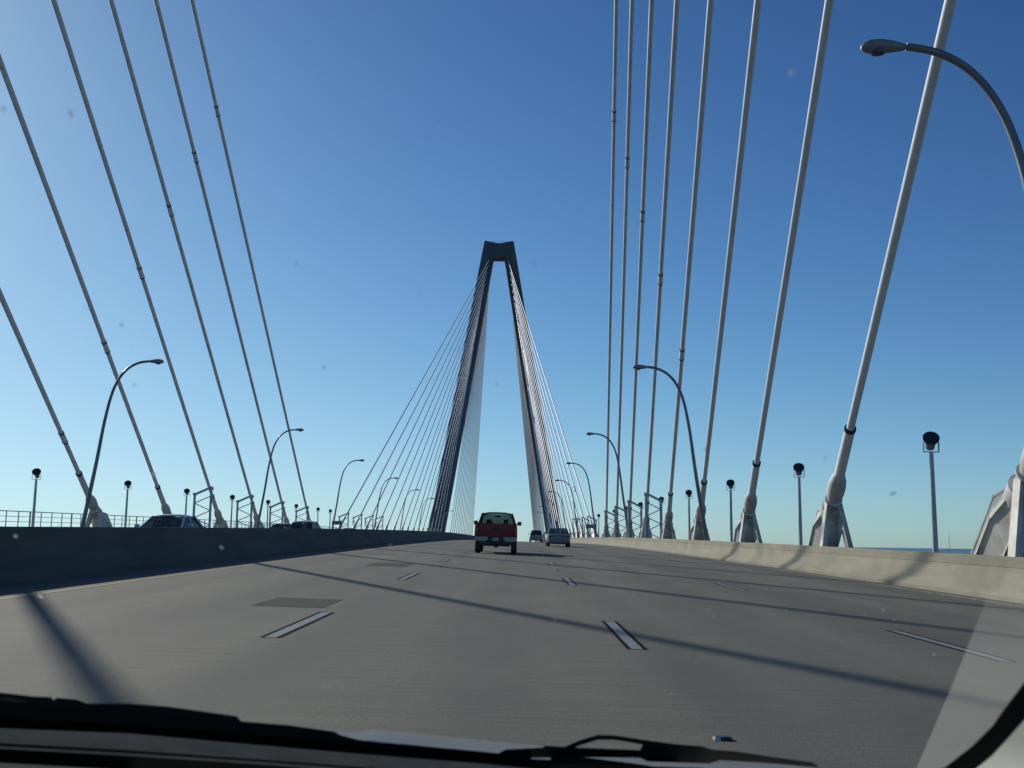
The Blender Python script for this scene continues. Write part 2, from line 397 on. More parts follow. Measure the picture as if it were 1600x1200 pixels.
# lattice frames that hold the longest cables
def lattice(s, base, top, label, group):
    L_ = (top-base).length; C = base+(top-base)/L_*9.7
    zd = zr(min(max(C.x, -24.3), 10.05), C.y)
    t = thing('lattice_frame', (C.x, C.y, zd), label, 'cable brace', group)
    hz = C.z-zd; xi = -s*.16; xo = s*1.02 if s > 0 else s*1.15; ho = hz-.55
    MB().bar((xi, 0, 0), (xi, 0, hz+.1), .15, .17).build('inner_post', M['lattice'], t)
    MB().bar((xo, 0, 0), (xo, 0, ho+.08), .15, .17).build('outer_post', M['lattice'], t)
    MB().bar((xi, 0, hz+.05), (xo, 0, ho), .14, .17, (0, 1, 0)).box((xo, 0, ho+.03), (.24, .22, .22)).build('top_arm', M['lattice'], t)
    mb = MB(); n = 6
    for i in range(n):
        z0 = .25+(ho-.35)*i/n; z1 = .25+(ho-.35)*(i+1)/n
        a, c = (xi, xo) if i % 2 == 0 else (xo, xi); mb.bar((a, 0, z0), (c, 0, z1), .07, .07, (0, 1, 0))
    mb.build('cross_bracing', M['lattice'], t)
    d = (top-base).normalized(); MB().lathe(d*-.22, d*.25, [(0, .14), (0, .25), (.44, .25), (.44, .14)], 14).box((xi, 0, hz-.05), (.3, .26, .2)).build('clamp', M['lattice'], t)
for s in (-1, 1):
    for k in range(6, 10):
        base, top = near_cable(s, k)
        lattice(s, base, top, 'tall lattice brace clamped to a near cable, %s of four on the %s side' % (ORD[k-5], SIDE[s]), 'lattice braces on the near %s cables' % SIDE[s])
for i, (s, base, top) in enumerate(far_first):
    lattice(s, base, top, 'small distant lattice brace under the tower fan, %s of four on the %s side' % (ORD[i % 4+1], SIDE[s]), 'lattice braces on the far %s cables' % SIDE[s])

# ---------------------------------------------------------------- the tower
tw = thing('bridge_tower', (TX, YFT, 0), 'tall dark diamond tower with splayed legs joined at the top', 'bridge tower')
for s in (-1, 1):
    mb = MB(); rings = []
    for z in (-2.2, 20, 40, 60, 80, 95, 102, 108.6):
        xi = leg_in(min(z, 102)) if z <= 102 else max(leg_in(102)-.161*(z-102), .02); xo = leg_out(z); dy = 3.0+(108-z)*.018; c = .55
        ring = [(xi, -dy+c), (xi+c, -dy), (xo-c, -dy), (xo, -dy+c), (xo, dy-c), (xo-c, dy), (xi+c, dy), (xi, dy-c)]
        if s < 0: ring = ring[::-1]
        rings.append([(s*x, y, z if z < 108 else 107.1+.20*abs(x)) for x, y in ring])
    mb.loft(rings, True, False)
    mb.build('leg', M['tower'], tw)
    mb = MB(); rings = []
    for z, xc, hw in ((-2.2, 21.0, 3.3), (-30, 14, 3.4), (-58, 7.5, 3.8), (-62, 6.5, 4)):
        rr = [(-hw, -4.5), (hw, -4.5), (hw, 4.5), (-hw, 4.5)]
        rings.append([(s*xc+x, y, z) for x, y in rr])
    mb.loft(rings, True, False); mb.build('lower_leg', M['tower'], tw)
    # stepped anchor boxes where the cables enter the leg
    for j in range(16):
        h = 101.0-2.2*j; MB().box((s*(leg_in(h)+1.25), -3.12-(108-h)*.018, h-.2), (.7, .5, 1.2)).build('cable_socket', M['tower'], tw)
MB().prism([(-2.1, -2.95, 101.9), (2.1, -2.95, 101.9), (2.6, -2.95, 107.5), (0, -2.95, 107.15), (-2.6, -2.95, 107.5)], (0, 5.9, 0)).build('cross_beam', M['tower'], tw)
MB().prism([(-2.6, -2.95, -6.2), (2.6, -2.95, -6.2), (2.6, -2.95, -2.2), (-2.6, -2.95, -2.2)], (0, 5.9, 0)).bar((-23, 0, -4.2), (23, 0, -4.2), 4, 5.5, (0, 0, 1)).build('deck_beam', M['tower'], tw)
MB().tube([(-.2, 0, 106.6), (-.2, 0, 108.6)], .09, 6).build('lightning_rod', M['galv'], tw)
mb = MB()
for x in (-3.0, -2, -1, 0, 1, 2, 3.0): mb.tube([(x, -2.2, 106.6), (x, -2.2, 108.0)], .04, 5)
mb.tube([(-3.0, -2.2, 108.0), (3.0, -2.2, 108.0)], .04, 5).build('handrail', M['galv'], tw)

# ---------------------------------------------------------------- street lamps
def street_lamp_proto(s):
    t = thing('street_lamp', (0, 0, 0), None, 'street lamp')
    prof = [(0, 0), (.12, 1.0), (.42, 3.0), (.70, 4.9), (.94, 6.8), (1.14, 8.0), (1.27, 8.6), (1.42, 9.1), (1.62, 9.55), (1.88, 9.95), (2.2, 10.27), (2.55, 10.48), (2.9, 10.6), (3.3, 10.66)]
    sm = []
    for i in range(len(prof)-1):
        p0, p1, p2, p3 = [Vector(prof[max(0, min(len(prof)-1, q))]) for q in (i-1, i, i+1, i+2)]
        for u in (0, .33, .67): sm.append(tuple(.5*((2*p1)+(p2-p0)*u+(2*p0-5*p1+4*p2-p3)*u*u+(3*p1-p0-3*p2+p3)*u**3)))
    prof = sm+[prof[-1]]
    rad = [.125-.0048*z for _, z in prof]; rad = [max(r, .062) for r in rad]
    MB().tube([(-s*x, 0, z) for x, z in prof], rad, 12).build('mast', M['galv'], t)
    MB().box((0, 0, .02), (.36, .36, .05)).build('base_plate', M['galv'], t)
    rings = []                                        # cobra head
    for x, hw, zt, zb in ((3.28, .05, 10.71, 10.61), (3.36, .075, 10.74, 10.57), (3.55, .13, 10.79, 10.53), (3.8, .165, 10.83, 10.50), (4.02, .165, 10.81, 10.50), (4.14, .11, 10.75, 10.54), (4.18, .04, 10.68, 10.6)):
        rings.append([(-s*x, hw*math.cos(a), (zt+zb)/2+(zt-zb)/2*.82*math.sin(a)) for a in [2*math.pi*k/14 for k in range(14)]])
    hd = MB().loft(rings, True, True).build('lamp_head', M['housing'], t)
    MB().lathe((-s*3.86, 0, 10.54), (-s*3.86, 0, 10.40), [(0, .13), (.035, .125), (.055, .08), (.06, .02)], 14).build('lens', M['lens'], hd)
    return t
for s, xb, ys in ((1, 10.75, (19.4, 60, 101, 142, 183, 224, 265, 306, 347)), (-1, -24.65, (60.3, 101, 142, 183.3, 224, 265, 306, 347))):
    proto = street_lamp_proto(s)
    for i, y in enumerate(ys):
        o = proto if i == 0 else copy_tree(proto)
        o.location = (xb, y, zr(min(max(xb, -24.3), 10.05), y)+(.02 if s < 0 else .02))
        if s > 0 and i == 0: lab = 'largest curved street lamp reaching in from the right edge at the top'
        else: lab = 'curved grey street lamp, %s along the %s side of the bridge' % (ORD[i+1], SIDE[s])
        tag(o, lab, None, 'street lamps along the %s side' % SIDE[s])

# ---------------------------------------------------------------- floodlights that shine up the cables
def flood_proto():
    t = thing('floodlight', (0, 0, 0), None, 'floodlight')
    MB().lathe((0, 0, 0), (0, 0, 1), [(0, .085), (3.55, .06), (3.62, .06)], 12).build('pole', M['pole_grey'], t)
    MB().box((0, 0, .03), (.3, .3, .05)).build('base_plate', M['pole_grey'], t)
    mb = MB(); mb.box((0, 0, 3.63), (.44, .07, .025)); mb.bar((-.215, 0, 3.63), (-.215, -.02, 3.92), .02, .06); mb.bar((.215, 0, 3.63), (.215, -.02, 3.92), .02, .06); mb.build('bracket', M['pole_grey'], t)
    d = Vector((-.20, -.80, .58)).normalized(); c = Vector((0, 0, 3.93))
    h = MB().lathe(c-d*.28, c, [(0, .06), (.02, .125), (.20, .135), (.26, .16), (.36, .205), (.41, .215)], 20).build('lamp_body', M['housing'], t)
    MB().lathe(c-d*.28, c, [(.395, .21), (.41, .228), (.45, .228), (.455, .20), (.44, .19), (.435, .02)], 20).build('lamp_glass', M['lens'], h)
    return t
fp = flood_proto()
n = 0
for s, xb, ys in ((1, 11.75, (30.1, 44.3, 58.5, 72.7, 86.5, 101, 114.5, 128, 152.6)), (-1, -25.6, (56.5, 69.9, 82.5, 95.8, 109.7, 123.8, 137.5, 146.6))):
    for i, y in enumerate(ys):
        o = fp if n == 0 else copy_tree(fp); n += 1
        o.location = (xb, y, zr(min(max(xb, -24.3), 10.05), y)+.02); o.rotation_euler.z = R(0 if s > 0 else 30)
        tag(o, 'dark round floodlight on a slim pole, %s along the %s cables' % (ORD[i+1], SIDE[s]), None, 'pole floodlights along the %s side' % SIDE[s])

# equipment boxes at midspan
for s, x0, x1 in ((-1, -24.75, -23.5), (1, 9.3, 10.7)):
    y = 143.5; z0 = zr(max(min((x0+x1)/2, 10), -24.2), y)
    t = thing('equipment_box', ((x0+x1)/2, y, z0), 'small dark equipment box on posts beside the %s street lamp at midspan' % SIDE[s], 'equipment box', 'midspan equipment boxes')
    w2 = (x1-x0)/2
    MB().box((0, 0, 2.35), (w2*2, .6, .5)).build('cabinet', M['galv'], t, .02)
    for q in (-.7, .7): MB().bar((w2*q, 0, .85), (w2*q, 0, 2.1), .08, .08).build('post', M['lattice'], t)

# ---------------------------------------------------------------- railing of the footway
rl = thing('pedestrian_railing', (0, 0, 0), 'grey pedestrian railing along the footway beyond the left cables', 'railing')
XRL = -29.2
def zl(y): return zr(-24.3, y)
ys = [40+1.5*i for i in range(224)]
for dzr, r in ((2.02, .032), (1.72, .018), (1.42, .018), (1.12, .018), (.80, .018)):
    MB().tube([(XRL, y, zl(y)+dzr) for y in ys[::4]], r, 6).build('rail', M['pole_grey'], rl)
rest = MB()
for i, y in enumerate(ys):
    wd = .075 if i % 4 == 0 else .045
    a = (XRL, y, zl(y)+.5); c = (XRL, y, zl(y)+2.0)
    if i < 90: MB().bar(a, c, wd, wd).build('post', M['pole_grey'], rl)
    else: rest.bar(a, c, wd, wd)
tag(rest.build('posts', M['pole_grey'], rl), kind='stuff')

# ---------------------------------------------------------------- vehicles
def wheel(t, x, y, r=.34, wd=.23):
    s = 1 if x > 0 else -1
    o = MB().lathe((x-s*wd, y, r), (x, y, r), [(0, r*.9), (.02, r), (wd-.03, r), (wd, r*.88), (wd+.002, r*.66), (wd-.03, r*.62)], 22).build('tyre', M['tyre'], t)
    MB().lathe((x-s*wd, y, r), (x, y, r), [(wd-.05, .02), (wd-.028, r*.60), (wd-.012, r*.63), (wd-.012, r*.5), (wd-.03, .1), (wd-.01, .06), (wd-.01, .01)], 18).build('rim', M['rim'], o)
def body_loft(st):
    """stations: (y, z_low, z_belt, half_width) -> a rounded lower body"""
    rings = []
    for y, z0, zb, hw in st:
        h = zb-z0
        half = [(0, z0), (hw*.80, z0), (hw*.94, z0+.05*h), (hw*.985, z0+.22*h), (hw, z0+.5*h), (hw*.985, z0+.78*h), (hw*.94, zb-.05*h), (hw*.86, zb), (0, zb+.025)]
        rings.append([(x, y, z) for x, z in half] + [(-x, y, z) for x, z in half[-2:0:-1]])
    return MB().loft(rings, True, True)
def greenhouse(t, pm, gm, rb, rt, ft, fb, zb, zt, hb, ht, mids=(), thick=.07):
    """rb/rt rear glass base/top y, ft/fb windscreen top/base y (front is +Y)"""
    # roof
    rings = []
    n = 6
    for i in range(n+1):
        f = i/n; y = rt+(ft-rt)*f; e = math.sin(math.pi*f)*.035; k = ht*(1-.03*abs(2*f-1)**3)
        rings.append([(-k-.02, y, zt-.055), (-k*.93, y, zt-.005+e*.6), (-k*.5, y, zt+.028+e), (0, y, zt+.035+e), (k*.5, y, zt+.028+e), (k*.93, y, zt-.005+e*.6), (k+.02, y, zt-.055)])
    mb = MB().loft([r_ for r_ in rings], False, True, 0, closed=False)
    mb.loft([[(x, y, z-.03) for x, y, z in r_] for r_ in rings], False, True, 0, closed=False)
    for r_ in (rings[0], rings[-1]): mb.add([*r_, *[(x, y, z-.05) for x, y, z in r_]], [(i, i+1, i+8, i+7) for i in range(6)])
    mb.build('roof', pm, t)
    for s in (-1, 1):
        MB().bar((s*hb, rb, zb-.03), (s*ht, rt, zt-.02), thick*1.5, thick*1.3).build('pillar', pm, t)
        MB().bar((s*hb, fb, zb-.03), (s*ht, ft, zt-.02), thick, thick).build('pillar', pm, t)
        for y in mids: MB().bar((s*hb, y, zb-.03), (s*ht, y, zt-.02), thick*.6, thick).build('pillar', pm, t)
        g = MB(); g.prism([(s*(hb-.01), rb+.06, zb), (s*(hb-.01), fb-.06, zb), (s*(ht-.01), ft-.02, zt-.04), (s*(ht-.01), rt+.02, zt-.04)], (-s*.008, 0, 0)); g.build('side_window', gm, t)
    g = MB(); g.prism([(-hb+.03, rb, zb), (hb-.03, rb, zb), (ht-.02, rt, zt-.04), (-ht+.02, rt, zt-.04)], (0, .01, 0)); g.build('rear_window', gm, t)
    g = MB(); g.prism([(-hb+.03, fb, zb), (hb-.03, fb, zb), (ht-.02, ft, zt-.04), (-ht+.02, ft, zt-.04)], (0, -.01, 0)); g.build('windscreen', gm, t)
def seats(t, ys_, z, xs=(-.38, .38)):
    for y in ys_:
        for x in xs:
            mb = MB(); mb.loft([[(x-.22, y-.05, z-.35), (x+.22, y-.05, z-.35), (x+.22, y+.05, z-.35), (x-.22, y+.05, z-.35)], [(x-.2, y-.09, z+.18), (x+.2, y-.09, z+.18), (x+.2, y, z+.18), (x-.2, y, z+.18)]], True, False)
            mb.box((x, y-.06, z+.28), (.24, .08, .17)); mb.build('seat', M['seat'], t, .02)
def mirrors(t, x, y, z, m, sx=.2, sz=.14):
    for s in (-1, 1):
        mb = MB(); mb.loft([[(s*(x+.02), y-.02, z-.02), (s*(x+.02), y+.02, z-.02), (s*(x+.02), y+.02, z+.02), (s*(x+.02), y-.02, z+.02)], [(s*(x+.1), y-.02, z-.02), (s*(x+.1), y+.03, z-.02), (s*(x+.1), y+.03, z+.03), (s*(x+.1), y-.02, z+.03)]], True, False)
        mb.box((s*(x+.1+sx/2), y, z+.03), (sx, .09, sz)); mb.build('mirror', m, t, .02)

# red pickup ahead in our lane
def pickup():
    X, Y = -.97, 49.9
    t = thing('pickup_truck', (X, Y, zr(X, Y)), 'dark red pickup truck driving directly ahead in our lane', 'pickup truck')
    P = paint('red_truck_paint', (.19, .008, .009)); P.node_tree.nodes['Principled BSDF'].inputs['Coat Weight'].default_value = .25; P.node_tree.nodes['Principled BSDF'].inputs['Specular IOR Level'].default_value = .25
    t.rotation_euler = (math.atan(2*K*(YM-Y)), CS, 0)
    y0, y1 = 0.0, 5.7
    body_loft([(2.15, .50, 1.34, .95), (2.3, .46, 1.38, .985), (3.9, .44, 1.36, .985), (4.6, .46, 1.30, .975), (5.35, .48, 1.20, .94), (5.62, .55, 1.08, .86), (5.68, .6, .98, .78)]).build('cab_body', P, t)
    # bed: floor, sides and wheel arch flares
    mb = MB()
    for s in (-1, 1):
        sec = [(s*.99, .60), (s*1.0, .95), (s*.985, 1.30), (s*.95, 1.40), (s*.86, 1.40), (s*.86, .62)]
        mb.loft([[(x, y, z) for x, z in (sec if s > 0 else sec[::-1])] for y in (.06, 2.2)], True, False)
    mb.box((0, 1.1, .66), (1.74, 2.1, .08)); mb.build('bed', P, t, .015)
    # tailgate with pressed panel
    mb = MB(); mb.box((0, .05, 1.07), (1.62, .08, .66)); mb.build('tailgate', P, t, .02)
    mb = MB(); mb.box((0, .0, 1.16), (.30, .012, .10)); mb.build('tailgate_handle', M['black'], t, .004)
    for s in (-1, 1):
        mb = MB(); mb.box((s*.905, .035, 1.10), (.145, .09, .42)); mb.build('tail_light', M['tail'], t, .015)
        # bumper halves, bright, stepped to the dark middle
        mb = MB(); mb.prism([(s*1.0, -.10, .78), (s*.98, -.10, .58), (s*.46, -.10, .56), (s*.34, -.10, .70), (s*.36, -.10, .78)], (0, .22, 0)); mb.build('rear_bumper', M['chrome'], t, .015)
        mb = MB(); mb.box((s*.86, .9, .50), (.20, .95, .62)); mb.build('wheel_arch', M['black'], t)
    MB().box((0, -.05, .64), (.74, .10, .18)).box((0, .1, .48), (1.5, .3, .14)).build('bumper_step', M['black'], t, .01)
    MB().box((0, -.105, .67), (.31, .012, .16)).build('number_plate', noisy('plate_paint', (.40, .44, .42), (.16, .22, .2), .5, nscale=22, lo=.45, hi=.6, coords='Object'), t)
    MB().box((0, -.12, .44), (.10, .30, .09)).lathe((0, -.24, .46), (0, -.24, .56), [(0, .02), (.05, .025), (.07, .035), (.1, .02)], 10).build('tow_hitch', M['black'], t)
    MB().lathe((0, 1.1, .42), (0, 1.35, .42), [(0, .10), (.04, .15), (.25, .15), (.3, .1)], 14).box((0, 1.2, .40), (1.3, .12, .12)).box((-.55, 2.5, .45), (.10, 4.6, .14)).box((.55, 2.5, .45), (.10, 4.6, .14)).build('chassis', M['black'], t)
    greenhouse(t, P, M['glass'], 2.28, 2.42, 3.75, 4.45, 1.36, 1.92, .89, .70, (3.1,), .08)
    seats(t, (2.75, 3.3), 1.25, (-.42, .42))
    mirrors(t, .90, 3.95, 1.42, M['black'], .2, .19)
    MB().lathe((-.34, 4.0, 1.32), (-.34, 3.9, 1.38), [(0, .17), (.03, .19), (.06, .17)], 16).build('steering_wheel', M['black'], t)
    MB().box((0, 3.72, 1.78), (.22, .03, .07)).build('rear_view_mirror', M['black'], t, .01)
    MB().box((0, 2.36, 1.90), (.34, .05, .045)).build('brake_light', M['tail'], t, .005)
    for x in (-.99, .99):
        for y in (.98, 4.72): wheel(t, x, y, .39, .27)
pickup()

def sedan(name, label, cat, X, Y, heading, pm, w2=.90, ht=1.43, L_=4.7, belt=.93, kind='sedan', glass='glass_dark', group=None, detail=True):
    z = zr(X, Y)
    t = thing(name, (X, Y, z), label, cat, group)
    sgn = 1 if heading > 0 else -1
    t.rotation_euler = (sgn*math.atan(2*K*(YM-Y)), sgn*CS*(1 if X > XC else -1), 0 if heading > 0 else math.pi)
    if kind == 'sedan':
        st = [(0, .42, .80, w2*.80), (.06, .34, .90, w2*.90), (.35, .28, .98, w2*.97), (1.0, .25, 1.0, w2), (2.4, .22, .97, w2), (3.5, .24, .92, w2), (4.2, .28, .80, w2*.96), (4.55, .33, .70, w2*.86), (4.7, .40, .62, w2*.70)]
        rb, rt, ft, fb = .55, 1.25, 2.45, 3.35
    else:
        st = [(0, .45, .98, w2*.86), (.05, .38, 1.04, w2*.94), (.4, .33, 1.06, w2*.99), (2.4, .30, 1.04, w2), (3.5, .32, 1.02, w2), (4.2, .38, .92, w2*.95), (4.5, .45, .80, w2*.8)]
        rb, rt, ft, fb = .08, .42, 2.6, 3.4
    zb = 1.0 if kind == 'sedan' else 1.06
    sc_ = L_/4.7
    body_loft([(y*sc_, a, b_*belt/.93 if b_ > .85 else b_, c) for y, a, b_, c in st]).build('body', pm, t)
    zb *= belt/.93
    greenhouse(t, pm, M[glass], rb*sc_, rt*sc_, ft*sc_, fb*sc_, zb-.02, ht, w2*.86, w2*.66, (1.95*sc_,), .06)
    seats(t, (1.5*sc_, 2.3*sc_), zb-.08)
    mirrors(t, w2*.92, 3.0*sc_, zb+.03, pm, .17, .12)
    for s in (-1, 1):
        MB().box((s*w2*.74, .025 if kind == 'sedan' else .02, zb-.18), (w2*.36, .09, .13)).build('tail_light', M['tail'], t, .02)
        MB().box((s*w2*.62, 4.5*sc_, .62), (w2*.36, .14, .12)).build('headlight', M['head'], t, .02)
    MB().box((0, .0, .45), (w2*1.7, .12, .22)).build('rear_bumper', pm, t, .03)
    MB().box((0, -.065, zb-.24), (.31, .01, .15)).build('number_plate', M['white_paint'], t)
    MB().box((0, .25, .29), (w2*1.55, .5, .12)).box((0, 2.4*sc_, .27), (w2*1.5, 3.6*sc_, .1)).build('underbody', M['black'], t)
    for x in (-w2*.985, w2*.985):
        for y in (.85*sc_, 3.75*sc_): wheel(t, x, y, .33 if kind == 'sedan' else .36)
    return t
SB = paint('slate_grey_paint', (.15, .155, .15), .3); SB.node_tree.nodes['Principled BSDF'].inputs['Coat Weight'].default_value = .3; SV = paint('silver_paint', (.40, .43, .46), .5); DK = paint('dark_blue_paint', (.02, .028, .045), .2)
GY = paint('grey_paint', (.16, .18, .20), .4); WH = paint('white_car_paint', (.55, .57, .58))
sedan('parked_car'.replace('parked_car', 'car'), 'grey silver sedan ahead in the lane to the right of the red pickup', 'car', 3.32, 83.5, 1, SB, w2=.93, ht=1.45, glass='glass')
sedan('suv', 'dark silver estate car furthest ahead between the red pickup and the grey sedan', 'car', 2.72, 147, 1, GY, w2=.90, ht=1.62, L_=4.5, kind='suv', glass='glass_dark')
sedan('car', 'silver blue oncoming sedan nearest behind the median barrier', 'car', -13.45, 43.8, -1, paint('silver_blue_paint', (.28, .36, .45), .3), w2=.92, ht=1.44, group='oncoming cars behind the median')
sedan('car', 'pale silver oncoming car, second behind the median barrier', 'car', -13.55, 70.5, -1, SV, w2=.92, ht=1.46, group='oncoming cars behind the median')
sedan('car', 'low dark blue oncoming car just beyond the pale silver one', 'car', -17.1, 80.5, -1, DK, w2=.90, ht=1.42, group='oncoming cars behind the median')
sedan('car', 'dark grey oncoming car among the cables of the distant fan', 'car', -20.3, 132, -1, GY, w2=.90, ht=1.46, group='oncoming cars behind the median')
sedan('car', 'tiny pale oncoming car just right of the left tower leg foot', 'car', -13.5, 214, -1, SV, w2=.92, ht=1.5, group='oncoming cars behind the median')

# ---------------------------------------------------------------- water, far shore mast
wm = noisy('harbour_water', (.010, .035, .062), (.016, .05, .08), .28, nscale=.004, bump=.6, bscale=.12, coords='Object')
mb = MB(); n = 96; RW = 14000
mb.add([(0, 0, -60)]+[(RW*math.cos(2*math.pi*i/n), RW*math.sin(2*math.pi*i/n), -60) for i in range(n)], [(0, 1+i, 1+(i+1) % n) for i in range(n)])
tag(mb.build('water', wm), kind='structure')
t = thing('radio_mast', (1170, 2900, -60), 'very thin distant radio mast on the horizon beyond the right barrier', 'mast')
MB().tube([(0, 0, 0), (0, 0, 92)], [1.0, .35], 6).build('mast_pole', M['lattice'], t)

# ---------------------------------------------------------------- our own car, seen from inside
own = thing('car', (0, 0, 0), 'own car with black wipers along the bottom and cream pillar trim in the corner', 'car')
def ray(px, py): return (FW*FPX+RT2*(px-800)+UP2*(600-py)).normalized()
# windscreen: raked 32 degrees, its base 0.98 m ahead of the eye
G0 = EYE+Vector((0, .98, -.26)); GN = Vector((0, -math.sin(R(32)), -math.cos(R(32)))) * -1
def on_glass(px, py, off=0.0):
    d = ray(px, py); n_ = GN; p0 = G0+n_*off
    return EYE+d*((p0-EYE).dot(n_)/d.dot(n_))
def band(mb, topl, botl, off, th, mi=0):
    """a strip lying along the glass between an upper and a lower edge, th thick"""
    rings = []
    for (a, b_) in zip(topl, botl):
        p0 = on_glass(*a, off); p1 = on_glass(*b_, off)
        rings.append([p0, p1, on_glass(*b_, off+th), on_glass(*a, off+th)])
    mb.loft(rings, True, False, mi); return mb
def interp(pl, xs):
    out = []
    for x in xs:
        for (x0, y0), (x1, y1) in zip(pl, pl[1:]):
            if x0 <= x <= x1: out.append((x, y0+(y1-y0)*(x-x0)/max(x1-x0, 1e-6))); break
        else: out.append((x, pl[-1][1] if x > pl[-1][0] else pl[0][1]))
    return out
def band_xy(top, bot, off, th, step=20):
    xs = sorted(set([p[0] for p in top]+[p[0] for p in bot]+list(range(int(top[0][0]), int(top[-1][0]), step))))
    xs = [x for x in xs if top[0][0] <= x <= top[-1][0]]
    return band(MB(), interp(top, xs), interp(bot, xs), off, th)
M['rubber'] = mat('wiper_rubber', (.006, .006, .008), .65, spec=.25); M['wiper'] = mat('wiper_black', (.045, .045, .055), .42, spec=.4)
M['cowl'] = noisy('cowl_plastic', (.50, .50, .54), (.38, .38, .42), .7, nscale=30, bump=.3, bscale=300)
M['hood'] = paint('silver_hood_paint', (.21, .22, .22), .0)
M['trim'] = noisy('cream_trim', (.74, .71, .60), (.70, .67, .565), .8, nscale=12, bump=.04, bscale=400)
M['frit'] = mat('black_glass_border', (.006, .005, .008), .6, spec=.2)
# bonnet edge showing above the wipers
be = [(300, 1135), (524, 1139), (548, 1146), (582, 1139), (720, 1153), (850, 1166), (920, 1172), (1010, 1178), (1180, 1190), (1300, 1203), (1500, 1230)]
mb = MB(); rings = []
for x, y in interp(be, range(300, 1501, 20)):
    a = EYE+ray(x, y)*1.75; c = EYE+ray(x, y+95)*1.12; f = [a-Vector((0, 0, .02)), a]
    for i in range(1, 7): f.append(a.lerp(c, i/6)+Vector((0, 0, .012*math.sin(math.pi*i/6))))
    rings.append(f)
mb.loft(rings, False, True, 0, closed=False); mb.build('bonnet', M['hood'], own)
# long blade on the left with its stepped spoiler sections
band_xy([(-120, 1072), (0, 1082), (52, 1088), (80, 1089), (84, 1094), (88, 1090), (120, 1093), (136, 1099), (200, 1099), (262, 1104), (300, 1109), (370, 1119), (377, 1127), (450, 1133), (523, 1143), (530, 1148), (560, 1156), (790, 1178), (830, 1181)],
        [(-120, 1125), (0, 1136), (200, 1146), (400, 1164), (560, 1177), (790, 1192), (830, 1194)], .004, .016).build('wiper_blade', M['wiper'], own)
wb = band_xy([(-120, 1112), (0, 1122), (200, 1133), (400, 1150), (560, 1165), (790, 1183), (900, 1190)], [(-120, 1126), (0, 1137), (200, 1147), (400, 1165), (560, 1178), (790, 1193), (900, 1200)], -.002, .005).build('wiper_rubber', M['rubber'], own)
# the arm and blade on the right
band_xy([(780, 1176), (790, 1171), (848, 1168), (852, 1165), (900, 1168), (1000, 1172), (1006, 1160), (1012, 1157), (1060, 1163), (1098, 1166), (1112, 1171), (1150, 1174), (1210, 1183), (1268, 1191), (1278, 1196)],
        [(780, 1184), (850, 1184), (905, 1183), (1000, 1184), (1012, 1190), (1108, 1193), (1125, 1188), (1210, 1193), (1278, 1199)], .012, .014, 10).build('wiper_blade', M['wiper'], own)
band_xy([(874, 1170), (905, 1157), (934, 1148), (960, 1149), (1014, 1157)], [(874, 1178), (905, 1165), (934, 1156), (960, 1156), (1014, 1165)], .020, .010, 8).build('wiper_arm', M['wiper'], own)
band_xy([(0, 1090), (20, 1092), (42, 1096)], [(0, 1093), (20, 1096), (42, 1098)], .000, .001, 8).build('wiper_highlight', M['hood'], own)  # pale sliver in bonnet colour: a highlight on the left blade, painted in
band_xy([(860, 1178), (920, 1184), (1000, 1194), (1060, 1204)], [(860, 1210), (920, 1212), (1000, 1214), (1060, 1216)], .004, .012).build('wiper_arm', M['wiper'], own)
# lower edge of the screen: grey cowl strips between black seals
band_xy([(-120, 1128), (0, 1134), (400, 1160), (560, 1174), (800, 1190), (1100, 1200)], [(-120, 1290), (1100, 1290)], -.008, .004).build('lower_seal', M['frit'], own)
band_xy([(-120, 1131), (0, 1138), (200, 1146), (400, 1164), (560, 1178), (760, 1194), (860, 1204)], [(-120, 1155), (0, 1161), (200, 1172), (400, 1186), (560, 1198), (760, 1212), (860, 1220)], -.016, .004).build('cowl_strip', M['cowl'], own)
band_xy([(-120, 1160), (0, 1166), (200, 1177), (400, 1190), (560, 1202)], [(-120, 1164), (0, 1170), (200, 1181), (400, 1194), (560, 1206)], -.016, .004).build('cowl_strip', M['cowl'], own)
band_xy([(-120, 1186), (0, 1192), (200, 1203)], [(-120, 1230), (0, 1232), (200, 1234)], -.016, .004).build('cowl_strip', M['trim'], own)
# black border of the glass curving up the right corner, cream pillar trim inside it
oc = [(1700, 900), (1645, 990), (1600, 1065), (1567, 1108), (1550, 1133), (1517, 1166), (1477, 1197), (1430, 1225), (1380, 1250)]
ic = [(1760, 960), (1690, 1020), (1600, 1126), (1575, 1154), (1550, 1181), (1528, 1199), (1505, 1216), (1460, 1245), (1400, 1275)]
band(MB(), oc, ic, .0, .006).build('glass_border', M['frit'], own)
mb = MB(); rings = []
for a in ic:
    p = on_glass(*a, -.085); f = []
    for i in range(9):
        u = i/8; f.append(p+Vector((.05*u, -.26*u, .015*math.sin(u*math.pi)-.02*u*u)))
    rings.append(f)
mb.loft(rings, False, True, 0, closed=False); mb.build('pillar_trim', M['trim'], own)
# the pane itself and the specks of dirt on it
clear = bpy.data.materials.new('clear_glass'); clear.use_nodes = True; nt = clear.node_tree; nt.nodes.clear()
tr = nt.nodes.new('ShaderNodeBsdfTransparent'); ou = nt.nodes.new('ShaderNodeOutputMaterial'); nt.links.new(tr.outputs[0], ou.inputs[0])
mb = MB(); P4 = [on_glass(-200, -200, .001), on_glass(1800, -200, .001), on_glass(1800, 1240, .001), on_glass(-200, 1240, .001)]
mb.prism(P4, GN*.002); mb.build('windscreen', clear, own)
